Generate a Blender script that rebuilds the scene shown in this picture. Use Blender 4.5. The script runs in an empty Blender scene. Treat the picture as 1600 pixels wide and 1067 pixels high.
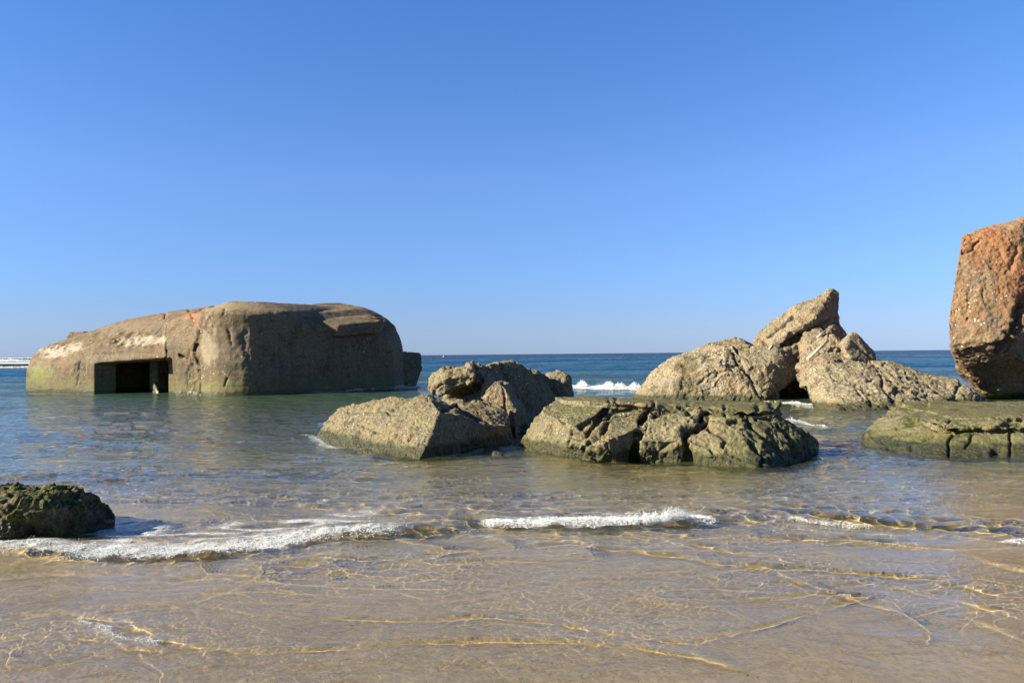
import bpy, bmesh, math, random
import numpy as np
from mathutils import Vector, Matrix

# ------------------------------------------------------------------ camera, sky, sun, exposure
S = bpy.context.scene
COL = S.collection
FPX, CX, CY, CAMZ = 1244.0, 800.0, 533.5, 1.6
PITCH, ROLL = math.radians(0.92), math.atan(0.010)
F = Vector((0, math.cos(PITCH), math.sin(PITCH)))
R0 = Vector((1, 0, 0)); U0 = R0.cross(F)
U = U0 * math.cos(ROLL) + R0 * math.sin(ROLL)
R = R0 * math.cos(ROLL) - U0 * math.sin(ROLL)
cam_d = bpy.data.cameras.new('camera'); cam = bpy.data.objects.new('camera', cam_d)
COL.objects.link(cam)
cam_d.sensor_width = 36; cam_d.lens = FPX / 1600 * 36
cam_d.clip_start = 0.05; cam_d.clip_end = 60000
M = Matrix((( R.x, U.x, -F.x, 0), (R.y, U.y, -F.y, 0), (R.z, U.z, -F.z, CAMZ), (0, 0, 0, 1)))
cam.matrix_world = M
S.camera = cam

SUN_EL, SUN_AZ = math.radians(26.0), math.radians(-104.0)     # azimuth clockwise from +Y (straight ahead)
w = bpy.data.worlds.new('World'); S.world = w; w.use_nodes = True
wn = w.node_tree; bg = wn.nodes['Background']
sky = wn.nodes.new('ShaderNodeTexSky'); sky.sky_type = 'NISHITA'; sky.sun_disc = False
sky.sun_elevation = SUN_EL; sky.sun_rotation = SUN_AZ
sky.altitude = 0; sky.air_density = 0.7; sky.dust_density = 0.0; sky.ozone_density = 8
# colour of the air by height above the horizon, as the camera recorded it
tcn = wn.nodes.new('ShaderNodeTexCoord'); sep = wn.nodes.new('ShaderNodeSeparateXYZ')
cr_ = wn.nodes.new('ShaderNodeValToRGB'); mx = wn.nodes.new('ShaderNodeMix'); mx.data_type = 'RGBA'; mx.blend_type = 'MULTIPLY'; mx.inputs[0].default_value = 1
wn.links.new(tcn.outputs['Generated'], sep.inputs[0]); wn.links.new(sep.outputs[2], cr_.inputs[0])
stops = [(0.0, (.43, .42, .54)), (.035, (.66, .54, .56)), (.10, (.88, .77, .76)), (.21, (1.15, 1.0, .96)), (.42, (.93, 1.10, 1.18)), (.62, (.48, .60, .68)), (.95, (.28, .36, .42))]
el_ = cr_.color_ramp.elements
while len(el_) < len(stops): el_.new(.5)
for e_, (p_, c_) in zip(el_, stops): e_.position = p_; e_.color = (*c_, 1)
wn.links.new(sky.outputs[0], mx.inputs[6]); wn.links.new(cr_.outputs[0], mx.inputs[7])
wn.links.new(mx.outputs[2], bg.inputs[0]); bg.inputs[1].default_value = 0.0715
sd = bpy.data.lights.new('sun', 'SUN'); so = bpy.data.objects.new('sun', sd); COL.objects.link(so)
sd.energy = 5.0; sd.cycles.is_caustics_light = True; sd.angle = math.radians(0.5); sd.color = (1.0, 0.89, 0.70)
sdir = Vector((math.sin(SUN_AZ) * math.cos(SUN_EL), math.cos(SUN_AZ) * math.cos(SUN_EL), math.sin(SUN_EL)))
so.rotation_euler = sdir.to_track_quat('Z', 'Y').to_euler()
so.location = (-20, -10, 20)
S.view_settings.view_transform = 'Standard'; S.view_settings.look = 'None'
S.view_settings.exposure = 1.58; S.view_settings.gamma = 1.0
S.cycles.use_denoising = True
S.cycles.max_bounces = 8; S.cycles.transparent_max_bounces = 12
S.cycles.caustics_reflective = False; S.cycles.caustics_refractive = True

# ------------------------------------------------------------------ pixel of the photograph -> point in the place
CAM = Vector((0, 0, CAMZ))
def ray(px, py):
    return F + R * ((px - CX) / FPX) - U * ((py - CY) / FPX)
def W(px, py, d):
    r = ray(px, py); return CAM + r * (d / r.y)
def G(px, py, z=0.0):
    r = ray(px, py); return CAM + r * ((z - CAMZ) / r.z)
def proj(co):
    q = co - np.array(CAM)
    x = q @ np.array(R); y = q @ np.array(U); z = q @ np.array(F)
    z = np.maximum(z, .01)
    return CX + FPX * x / z, CY - FPX * y / z

# ------------------------------------------------------------------ noise (numpy)
rng = np.random.default_rng(7)
PERM = rng.permutation(256).astype(np.int64); PERM = np.concatenate([PERM, PERM, PERM])
GR = rng.normal(size=(256, 3)); GR /= np.linalg.norm(GR, axis=1)[:, None]
def perlin(p):
    i = np.floor(p).astype(np.int64); f = p - i; i &= 255
    u = f * f * f * (f * (f * 6 - 15) + 10)
    out = 0
    for dx in (0, 1):
        wx = u[:, 0] if dx else 1 - u[:, 0]
        for dy in (0, 1):
            wy = u[:, 1] if dy else 1 - u[:, 1]
            for dz in (0, 1):
                wz = u[:, 2] if dz else 1 - u[:, 2]
                h = PERM[PERM[PERM[(i[:, 0] + dx) & 255] + ((i[:, 1] + dy) & 255)] + ((i[:, 2] + dz) & 255)]
                g = GR[h]
                out = out + wx * wy * wz * (g[:, 0] * (f[:, 0] - dx) + g[:, 1] * (f[:, 1] - dy) + g[:, 2] * (f[:, 2] - dz))
    return out * 1.5
def fbm(p, octs, gain=.5):
    a, s = 1., 0.
    for k in range(octs):
        s = s + a * perlin(p * (2.03 ** k) + 17.3 * k); a *= gain
    return s
RND = rng.random((4096, 4))
def worley(p):
    """F1, F2 and a random number of the nearest cell"""
    i = np.floor(p).astype(np.int64); n = len(p)
    f1 = np.full(n, 9.); f2 = np.full(n, 9.); idr = np.zeros(n)
    for dx in (-1, 0, 1):
        for dy in (-1, 0, 1):
            for dz in (-1, 0, 1):
                c = i + (dx, dy, dz)
                h = (c[:, 0] * 73856093 ^ c[:, 1] * 19349663 ^ c[:, 2] * 83492791) & 4095
                r = RND[h]
                d = np.linalg.norm(c + r[:, :3] - p, axis=1)
                m = d < f1
                f2 = np.where(m, f1, np.minimum(f2, d)); idr = np.where(m, r[:, 3], idr); f1 = np.where(m, d, f1)
    return f1, f2, idr

# ------------------------------------------------------------------ object helpers
def tag(o, label=None, cat=None, group=None, kind=None):
    if label: o['label'] = label
    if cat: o['category'] = cat
    if group: o['group'] = group
    if kind: o['kind'] = kind
    return o
def link(name, me, mat, parent=None, origin=None):
    o = bpy.data.objects.new(name, me); COL.objects.link(o)
    me.materials.clear(); me.materials.append(mat)
    if origin is not None:
        me.transform(Matrix.Translation(-Vector(origin)))
        o.location = origin
    if parent is not None:
        o.parent = parent
        o.location = Vector(o.location) - Vector(parent.location)
    return o
def mesh_np(name, co, faces_flat, nper, smooth=True):
    me = bpy.data.meshes.new(name)
    me.vertices.add(len(co)); me.vertices.foreach_set('co', np.ascontiguousarray(co, dtype=np.float32).ravel())
    nf = len(faces_flat) // nper
    me.loops.add(len(faces_flat)); me.loops.foreach_set('vertex_index', np.asarray(faces_flat, dtype=np.int32))
    me.polygons.add(nf)
    me.polygons.foreach_set('loop_start', np.arange(0, nf * nper, nper, dtype=np.int32))
    me.update(calc_edges=True)
    me.polygons.foreach_set('use_smooth', np.full(nf, smooth))
    me.validate()
    return me
def get_co(me):
    a = np.empty(len(me.vertices) * 3, dtype=np.float32); me.vertices.foreach_get('co', a); return a.reshape(-1, 3).astype(float)
def get_no(me):
    a = np.empty(len(me.vertices) * 3, dtype=np.float32)
    me.vertex_normals.foreach_get('vector', a); return a.reshape(-1, 3).astype(float)
def set_co(me, co):
    me.vertices.foreach_set('co', co.astype(np.float32).ravel()); me.update()
def hull_mesh(hulls, name='m'):
    bm = bmesh.new()
    for pts in hulls:
        vs = [bm.verts.new(p) for p in pts]
        r = bmesh.ops.convex_hull(bm, input=vs)
        bad = [g for g in set(r['geom_interior'] + r['geom_unused']) if isinstance(g, bmesh.types.BMVert)]
        if bad: bmesh.ops.delete(bm, geom=bad, context='VERTS')
    bmesh.ops.recalc_face_normals(bm, faces=bm.faces)
    me = bpy.data.meshes.new(name); bm.to_mesh(me); bm.free(); return me
def remesh(me, voxel, smooth=2, cut=None, factor=.5):
    o = bpy.data.objects.new('tmp', me); COL.objects.link(o)
    m = o.modifiers.new('r0', 'REMESH'); m.mode = 'VOXEL'; m.voxel_size = voxel * 1.0; m.adaptivity = 0
    tmp = []
    for c in (cut or ()):
        co = bpy.data.objects.new('tmpc', c); COL.objects.link(co); tmp.append(co)
        b = o.modifiers.new('b', 'BOOLEAN'); b.operation = 'DIFFERENCE'; b.object = co; b.solver = 'EXACT'
    if cut:
        m = o.modifiers.new('r1', 'REMESH'); m.mode = 'VOXEL'; m.voxel_size = voxel
    if smooth:
        s = o.modifiers.new('s', 'SMOOTH'); s.iterations = smooth; s.factor = factor
    dg = bpy.context.evaluated_depsgraph_get(); dg.update()
    out = bpy.data.meshes.new_from_object(o.evaluated_get(dg))
    bpy.data.objects.remove(o)
    for co in tmp: bpy.data.objects.remove(co)
    return out
def drop(pts, z=-0.9):
    return [Vector((p.x, p.y, z)) for p in pts]
def back(pts, v):
    return [p + Vector(v) for p in pts]

def rec(pts, d, dx=0., dz=-.05):
    """the far side of a rock: points further away, kept behind its near outline"""
    out = []
    for p in pts:
        k = (p.y + d) / p.y
        out.append(Vector((p.x * k + dx, p.y + d, min(p.z, CAMZ + (p.z - CAMZ) * k) + dz)))
    return out

def grooves(co, no, lines, seed=0.):
    """cracks: open polylines given where they run on the near face; carved along the inward normal"""
    toward = np.array(CAM) - co; toward /= np.linalg.norm(toward, axis=1)[:, None]
    facing = np.clip((no * toward).sum(1) * 4 + .6, 0, 1)
    px, py = proj(co)
    wob = perlin(co * 5 + seed) ; wob2 = perlin(co * 5 + 40 + seed)
    tot = np.zeros(len(co))
    for (pts, wpx, dep) in lines:
        x = px + wob * wpx * 1.1; y = py + wob2 * wpx * 1.1
        best = np.full(len(co), 1e9)
        for (a, b) in zip(pts[:-1], pts[1:]):
            a = np.array(a, float); b = np.array(b, float); ab = b - a
            t = np.clip(((x - a[0]) * ab[0] + (y - a[1]) * ab[1]) / (ab @ ab), 0, 1)
            best = np.minimum(best, np.hypot(x - a[0] - t * ab[0], y - a[1] - t * ab[1]))
        tot = np.maximum(tot, dep * np.exp(-(best / wpx) ** 2))
    return -tot * facing
def rock_surface(me, voxel, big=.05, chunk=.05, pit=.02, seed=0., lines=(), scale=1.0, flat_z=None):
    co = get_co(me); no = get_no(me)
    g = grooves(co, no, lines, seed) if lines else 0
    octs = max(2, int(math.log2(.9 / (voxel * 2.6))) + 1)
    d = big * fbm(co * (1.1 / scale) + seed, octs, .52)
    warp = np.stack([perlin(co * 2.1 + seed), perlin(co * 2.1 + 31 + seed), perlin(co * 2.1 + 67 + seed)], 1) * .25
    warp += np.stack([perlin(co * 7 + seed), perlin(co * 7 + 31 + seed), perlin(co * 7 + 67 + seed)], 1) * .06
    f1, f2, idr = worley((co + warp) * (2.2 / scale) + seed)
    d += chunk * 1.4 * (idr - .5) * np.clip((f2 - f1) * 9, 0, 1)
    f1, f2, idr = worley((co + warp * .5) * (6.5 / scale) + seed)
    d += chunk * .6 * (idr - .5) * np.clip((f2 - f1) * 7, 0, 1)
    rg = 1 - np.abs(perlin(co * (3.1 / scale) + seed + 21)) * 2.6          # occasional sharp fissures
    d -= chunk * .9 * np.clip(rg - .80, 0, 1) * 5 * np.clip(perlin(co * (1.1 / scale) + seed + 44) * 2.2 - .1, 0, 1)
    f1, f2, idr = worley(co * min(22 / scale, .45 / voxel) + seed + 5)
    m = np.clip(perlin(co * 1.7 + seed + 9) * 2 + .6, .1, 1)
    d -= pit * np.clip(1 - f1 * 2.3, 0, 1) * (idr > .35) * m * 1.5
    d += pit * .55 * fbm(co * min(12 / scale, .3 / voxel) + seed, 2, .7)
    if flat_z is not None:
        d *= np.where(no[:, 2] > .85, .35, 1)
    set_co(me, co + no * (d + g)[:, None])
    if lines:          # carving depth, read by the materials to darken the cracks
        at = me.attributes.new('crack', 'FLOAT', 'POINT'); at.data.foreach_set('value', np.clip(-g / .09, 0, 1).astype(np.float32))
    me.polygons.foreach_set('use_smooth', np.ones(len(me.polygons), dtype=bool))
    return me
def rock(name, hulls, voxel, mat, label, cat='rock', smooth=2, group=None, base=None, **kw):
    me = remesh(hull_mesh(hulls), voxel, smooth)
    rock_surface(me, voxel, **kw)
    co = get_co(me); c = co.mean(0)
    o = link(name, me, mat, origin=(c[0], c[1], 0))
    return tag(o, label, cat, group)

# ------------------------------------------------------------------ materials
def newmat(name):
    m = bpy.data.materials.new(name); m.use_nodes = True
    nt = m.node_tree; nt.nodes.clear(); return m, nt
class N:
    def __init__(s, nt): s.nt = nt
    def n(s, t, **kw):
        n = s.nt.nodes.new(t)
        for k, v in kw.items():
            if k.startswith('_'): setattr(n, k[1:], v)
            else:
                i = n.inputs[int(k[1:])] if k[0] == 'i' and k[1:].isdigit() else n.inputs[k]
                s.put(i, v)
        return n
    def put(s, i, v):
        if isinstance(v, bpy.types.NodeSocket): s.nt.links.new(v, i)
        elif isinstance(v, bpy.types.Node): s.nt.links.new(v.outputs[0], i)
        else:
            if hasattr(i.default_value, '__len__') and isinstance(v, tuple) and len(v) == 3 and len(i.default_value) == 4: v = (*v, 1)
            i.default_value = v
    def math(s, op, a, b=None, c=None, clamp=False):
        n = s.nt.nodes.new('ShaderNodeMath'); n.operation = op; n.use_clamp = clamp
        s.put(n.inputs[0], a)
        if b is not None: s.put(n.inputs[1], b)
        if c is not None: s.put(n.inputs[2], c)
        return n.outputs[0]
    def mix(s, f, a, b, t='MIX'):
        n = s.nt.nodes.new('ShaderNodeMix'); n.data_type = 'RGBA'; n.blend_type = t
        s.put(n.inputs[0], f); s.put(n.inputs[6], a); s.put(n.inputs[7], b)
        return n.outputs[2]
    def noise(s, vec, scale, detail=4, rough=.55, dist=0):
        n = s.nt.nodes.new('ShaderNodeTexNoise'); s.put(n.inputs['Vector'], vec)
        n.inputs['Scale'].default_value = scale; n.inputs['Detail'].default_value = detail
        n.inputs['Roughness'].default_value = rough; n.inputs['Distortion'].default_value = dist
        return n.outputs[0]
    def vor(s, vec, scale, feature='F1', out=0):
        n = s.nt.nodes.new('ShaderNodeTexVoronoi'); n.feature = feature; s.put(n.inputs['Vector'], vec)
        n.inputs['Scale'].default_value = scale; return n.outputs[out]
    def ramp(s, v, lo, hi, a=0., b=1.):
        n = s.nt.nodes.new('ShaderNodeMapRange'); n.interpolation_type = 'SMOOTHSTEP'
        s.put(n.inputs[0], v); n.inputs[1].default_value = lo; n.inputs[2].default_value = hi
        n.inputs[3].default_value = a; n.inputs[4].default_value = b; return n.outputs[0]
    def scaled(s, vec, sc, loc=(0, 0, 0), rot=(0, 0, 0)):
        n = s.nt.nodes.new('ShaderNodeMapping'); s.put(n.inputs[0], vec)
        n.inputs['Scale'].default_value = sc; n.inputs['Location'].default_value = loc; n.inputs['Rotation'].default_value = rot
        return n.outputs[0]

ALB = .54
def rock_mat(name, base=(.35, .295, .17), dark=(.17, .14, .08), algae_top=.25, algae=.8, moss=0., shells=.5,
             rust=None, wet_top=.17, k=1.0, bumpk=1.0, streak=0., stains=(), moss_x=None, top_weed=0.):
    m, nt = newmat(name); q = N(nt)
    base = tuple(c * ALB for c in base); dark = tuple(c * ALB for c in dark)
    pos = q.n('ShaderNodeNewGeometry').outputs['Position']
    z = q.n('ShaderNodeSeparateXYZ', i0=pos).outputs[2]
    big = q.noise(pos, .9 * k, 5, .6); mid = q.noise(pos, 4.5 * k, 6, .62); fine = q.noise(pos, 22 * k, 5, .7)
    col = q.mix(q.ramp(big, .38, .66), base, tuple(c * d for c, d in zip(base, (.72, .72, .70))))
    tone = q.noise(q.scaled(pos, (1, 1, 1.5), (3, 8, 1)), 2.3 * k, 4, .6)
    col = q.mix(q.ramp(tone, .54, .64, 0, .6), col, (base[0] * .80, base[1] * .88, base[2] * 1.15))
    col = q.mix(q.ramp(tone, .46, .37, 0, .6), col, (base[0] * 1.12, base[1] * .92, base[2] * .78))
    col = q.mix(q.ramp(mid, .50, .68), col, dark)
    ga = q.n('ShaderNodeAttribute', _attribute_name='crack').outputs['Fac']
    col = q.mix(q.math('MULTIPLY', q.ramp(ga, .1, .7), .75), col, tuple(c * .35 for c in dark))
    col = q.mix(q.ramp(fine, .50, .66, 0, .8), col, tuple(min(1, c * 1.5) for c in base))
    col = q.mix(q.ramp(fine, .46, .34, 0, .75), col, tuple(c * .8 for c in dark))
    grit = q.noise(pos, 48 * k, 3, .75)
    col = q.mix(q.ramp(grit, .40, .30, 0, .8), col, tuple(c * .5 for c in dark))
    col = q.mix(q.ramp(grit, .60, .70, 0, .7), col, tuple(min(1, c * 1.7) for c in base))
    # dark small pits and grains
    v2 = q.vor(pos, 30 * k, 'F1', 0)
    col = q.mix(q.math('MULTIPLY', q.ramp(v2, .22, .08), q.ramp(mid, .45, .55)), col, tuple(c * .35 for c in dark))
    if streak:
        st = q.noise(q.scaled(pos, (2.2, 2.2, .18)), 1.6, 4, .6)
        col = q.mix(q.ramp(st, .5, .68, 0, streak), col, (.07, .055, .035))
    for (sx, sz, rx, rz, sc_, amt) in stains:          # patches with a place of their own
        v = q.n('ShaderNodeVectorMath', _operation='MULTIPLY', i0=q.n('ShaderNodeVectorMath', _operation='SUBTRACT', i0=pos, i1=(sx, 0, sz)), i1=(1 / rx, 0, 1 / rz))
        ln = q.n('ShaderNodeVectorMath', _operation='LENGTH', i0=v).outputs['Value']
        ln = q.math('ADD', ln, q.math('MULTIPLY', q.math('SUBTRACT', q.noise(pos, 3.2 * k, 5, .7), .5), 3.6))
        col = q.mix(q.ramp(ln, 1.15, .55, 0, amt), col, sc_)
    if rust:
        zlo, zhi, amt = rust
        rn = q.noise(q.scaled(pos, (1, 1, .35)), 1.3, 5, .65)
        rf = q.math('MULTIPLY', q.ramp(rn, .36, .60), q.ramp(q.math('ADD', z, q.math('MULTIPLY', big, 1.2)), zlo, zhi, 0, amt))
        col = q.mix(rf, col, (.24, .115, .048))
        rn2 = q.noise(q.scaled(pos, (1, 1, .22), (5, 3, 0)), 2.3, 5, .7)
        rf2 = q.math('MULTIPLY', q.ramp(rn2, .56, .66), q.ramp(z, zlo + .4, zhi, 0, amt))
        col = q.mix(rf2, col, (.19, .065, .03))
    # shells and barnacles: pale flecks in patches
    if shells:
        vc = q.n('ShaderNodeTexVoronoi', Vector=pos, Scale=26 * k)
        cid = q.n('ShaderNodeSeparateColor', i0=vc.outputs[1]).outputs[0]
        patch = q.ramp(q.noise(pos, 1.5 * k, 3, .6), .50, .64)
        patch = q.math('MAXIMUM', patch, .2 * shells)
        f = q.math('MULTIPLY', q.math('MULTIPLY', q.ramp(vc.outputs[0], .36, .22), q.math('GREATER_THAN', cid, 1 - shells * .55)), patch)
        f = q.math('MULTIPLY', f, q.ramp(z, .15, .4))
        col = q.mix(f, col, (.62, .58, .50))
        f2 = q.math('MULTIPLY', q.math('MULTIPLY', q.ramp(vc.outputs[0], .45, .3), q.math('LESS_THAN', cid, shells * .25)), patch)
        col = q.mix(f2, col, (.035, .04, .05))
    # algae creeping up from the waterline
    an = q.math('ADD', q.math('MULTIPLY', q.math('SUBTRACT', q.noise(pos, 1.6 * k, 5, .65), .5), .9 * max(algae_top, .25)), z)
    af = q.ramp(an, algae_top, algae_top * .3, 0, algae)
    agc = q.mix(q.ramp(mid, .4, .62), (.085, .10, .022), (.14, .125, .045))
    col = q.mix(af, col, agc)
    if moss:
        mn = q.noise(pos, 2.6 * k, 5, .62)
        mf = q.ramp(mn, .62 - .3 * moss, .72 - .3 * moss)
        if moss_x:
            xx = q.n('ShaderNodeSeparateXYZ', i0=pos).outputs[0]
            mf = q.math('MAXIMUM', mf, q.math('MULTIPLY', q.ramp(q.math('ADD', xx, q.math('MULTIPLY', q.math('SUBTRACT', mn, .5), 2.4)), moss_x[0], moss_x[1]), .9))
        mc = q.mix(q.ramp(q.noise(pos, 14 * k, 4, .7), .4, .6), (.022, .029, .007), (.10, .105, .026))
        mc = q.mix(q.ramp(q.noise(pos, 7 * k, 4, .7), .55, .66), mc, (.12, .09, .045))
        col = q.mix(q.math('MULTIPLY', mf, min(1, .5 + moss)), col, mc)
    if top_weed:       # weed carpet on the flat tops
        nz = q.n('ShaderNodeSeparateXYZ', i0=q.n('ShaderNodeNewGeometry').outputs['Normal']).outputs[2]
        tf = q.math('MULTIPLY', q.ramp(q.math('ADD', nz, q.math('MULTIPLY', q.math('SUBTRACT', mid, .5), .7)), .72, .95), q.ramp(z, .42, .6, 0, top_weed))
        col = q.mix(tf, col, q.mix(q.ramp(fine, .4, .6), (.060, .058, .022), (.125, .115, .045)))
    wf = q.ramp(q.math('ADD', z, q.math('MULTIPLY', q.math('SUBTRACT', mid, .5), -.25)), wet_top + .05, wet_top - .03)
    col = q.mix(wf, col, q.mix(.72, col, (.018, .019, .008)))
    v3 = q.vor(q.n('ShaderNodeVectorMath', _operation='ADD', i0=pos, i1=q.n('ShaderNodeVectorMath', _operation='SCALE', i0=q.n('ShaderNodeTexNoise', Vector=pos, Scale=9 * k).outputs[1], Scale=.12 / k)), 17 * k, 'F1', 0)
    h = q.math('ADD', q.math('MULTIPLY', mid, .05), q.math('MULTIPLY', fine, .030))
    h = q.math('ADD', h, q.math('MULTIPLY', q.ramp(v2, .0, .4), .010))
    h = q.math('ADD', h, q.math('MULTIPLY', v3, -.012))
    h = q.math('ADD', h, q.math('MULTIPLY', q.noise(pos, 70 * k, 3, .7), .010))
    b = q.n('ShaderNodeBump', Height=h, Strength=min(1., 1.0 * bumpk), Distance=1.0 / k)
    p = q.n('ShaderNodeBsdfPrincipled', **{'Base Color': col, 'Normal': b})
    rr = q.ramp(wf, 0, 1, .85, .35); q.put(p.inputs['Roughness'], rr)
    p.inputs['Specular IOR Level'].default_value = .3
    o = q.n('ShaderNodeOutputMaterial', Surface=p)
    return m

MAT_TAN = rock_mat('weathered_concrete', moss=.1)
_p, _q = W(1071, 600, 26.6), W(1076, 570, 26.8)
MAT_TANF = rock_mat('shell_crusted_concrete', base=(.45, .375, .23), moss=0., shells=1.1, algae_top=.35, algae=.6, k=.62,
                    stains=[(_p.x, _p.z, .28, .75, (.08, .065, .03), .8), (_q.x + .1, _q.z, .25, .3, (.08, .065, .03), .8)])
MAT_PEAK = rock_mat('bare_broken_concrete', base=(.42, .335, .21), moss=0., shells=.25, algae_top=.3, k=.7)
MAT_GREEN = rock_mat('algae_stained_concrete', base=(.335, .295, .165), algae_top=.30, algae=.7, moss=.12, shells=.3, moss_x=(2.7, 3.5), top_weed=.9)
MAT_SLAB = rock_mat('weed_grown_concrete', base=(.32, .285, .15), algae_top=.42, algae=.75, moss=.45, shells=.2, top_weed=.9)
MAT_MOSS = rock_mat('mossy_rock', base=(.21, .17, .10), moss=.85, shells=0.25, algae_top=.2, k=1.5)
MAT_RUST = rock_mat('rust_stained_concrete', base=(.33, .23, .135), rust=(2.3, 4.2, .85), moss=0, shells=.25, algae_top=.5, k=.6, bumpk=.6)
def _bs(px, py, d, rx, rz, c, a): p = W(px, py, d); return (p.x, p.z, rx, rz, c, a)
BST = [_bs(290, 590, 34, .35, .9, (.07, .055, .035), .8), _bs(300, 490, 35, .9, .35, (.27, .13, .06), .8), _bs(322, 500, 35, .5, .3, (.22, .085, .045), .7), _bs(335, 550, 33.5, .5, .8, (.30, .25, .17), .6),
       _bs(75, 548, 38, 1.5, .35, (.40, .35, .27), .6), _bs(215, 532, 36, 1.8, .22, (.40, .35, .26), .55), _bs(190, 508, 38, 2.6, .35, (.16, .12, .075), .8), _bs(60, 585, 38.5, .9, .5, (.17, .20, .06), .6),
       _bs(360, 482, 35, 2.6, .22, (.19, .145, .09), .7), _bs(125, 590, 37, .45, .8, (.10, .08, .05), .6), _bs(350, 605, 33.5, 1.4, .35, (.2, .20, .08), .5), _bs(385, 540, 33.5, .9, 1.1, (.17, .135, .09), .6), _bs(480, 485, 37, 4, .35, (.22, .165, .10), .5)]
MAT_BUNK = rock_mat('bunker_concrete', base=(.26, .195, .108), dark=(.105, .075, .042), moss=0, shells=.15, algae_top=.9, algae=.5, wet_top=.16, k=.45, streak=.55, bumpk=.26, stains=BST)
MAT_SLABTOP = rock_mat('weedy_slab_top', base=(.14, .12, .05), moss=.9, shells=.0, algae_top=.3, k=1.2)

# ------------------------------------------------------------------ sea floor and beach
def bed_z(x, y):
    return np.where(y < 4, -.027 + (4 - y) * .012, np.maximum(-.027 - (y - 4) * .034, -3.0))
def grid_mesh(name, X, Y, Z):
    ny, nx = X.shape
    co = np.stack([X.ravel(), Y.ravel(), Z.ravel()], 1)
    i = np.arange((ny - 1) * nx).reshape(ny - 1, nx)[:, :-1].ravel()
    fc = np.stack([i, i + 1, i + nx + 1, i + nx], 1).ravel()
    return mesh_np(name, co, fc, 4)
ys = np.concatenate([-np.geomspace(400, 2, 40), np.linspace(-1.5, 2, 12), 1.2 * np.geomspace(2, 60, 500), np.geomspace(80, 40000, 40)])
tx = np.linspace(-1, 1, 260)
Y, T = np.meshgrid(ys, tx, indexing='ij')
X = T * np.maximum(30, np.abs(Y) * 2.5)
p3 = np.stack([X.ravel(), Y.ravel(), 0 * X.ravel()], 1)
Z = bed_z(X, Y) + (.007 * fbm(p3 * (.5, 1.1, 1), 3)).reshape(X.shape) * np.clip(10 / np.maximum(np.abs(Y), 1), 0, 1)
m, nt = newmat('wet_sand'); q = N(nt)
pos = q.n('ShaderNodeNewGeometry').outputs['Position']
n1 = q.noise(pos, .8, 4); n2 = q.noise(pos, 160, 3, .7); n3 = q.noise(q.scaled(pos, (3, 9, 3)), 1.4, 4)
c = q.mix(q.ramp(n1, .35, .65), (.53, .385, .205), (.47, .335, .17))
c = q.mix(q.ramp(n2, .4, .6), c, q.mix(.5, c, (.50, .37, .22)))
c = q.mix(q.ramp(n3, .5, .7, 0, .4), c, (.28, .19, .10))
spk = q.vor(pos, 90, 'F1', 0)
c = q.mix(q.ramp(spk, .12, .05, 0, .6), c, (.20, .15, .10))
b = q.n('ShaderNodeBump', Height=q.math('ADD', q.math('MULTIPLY', n2, .003), q.math('MULTIPLY', n3, .012)), Strength=.7, Distance=1.)
p = q.n('ShaderNodeBsdfPrincipled', **{'Base Color': c, 'Normal': b, 'Roughness': .8}); p.inputs['Specular IOR Level'].default_value = .2
q.n('ShaderNodeOutputMaterial', Surface=p)
tag(link('sand', grid_mesh('sand', X, Y, Z), m), 'rippled golden beach sand under clear shallow water', kind='structure')

# ------------------------------------------------------------------ water
def polyd(x, y, pts):
    """signed distance (positive on the sea side) to a polyline on the water, and position along it"""
    best = np.full(x.shape, 1e9); sgn = np.zeros(x.shape); al = np.zeros(x.shape); L = 0.
    tot = sum(math.dist(a, b) for a, b in zip(pts[:-1], pts[1:]))
    for a, b in zip(pts[:-1], pts[1:]):
        ax, ay = a; bx, by = b; ux, uy = bx - ax, by - ay; l2 = ux * ux + uy * uy
        t = np.clip(((x - ax) * ux + (y - ay) * uy) / l2, 0, 1)
        dx = x - ax - t * ux; dy = y - ay - t * uy; d = np.hypot(dx, dy)
        m = d < best
        best = np.where(m, d, best); sgn = np.where(m, np.sign(ux * dy - uy * dx) * (1 if ux > 0 else -1), sgn)
        al = np.where(m, (L + t * math.sqrt(l2)) / tot, al); L += math.sqrt(l2)
    return best * np.where(sgn == 0, 1, sgn), al
def gp(pts): return [(G(*p).x, G(*p).y) for p in pts]
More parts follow.
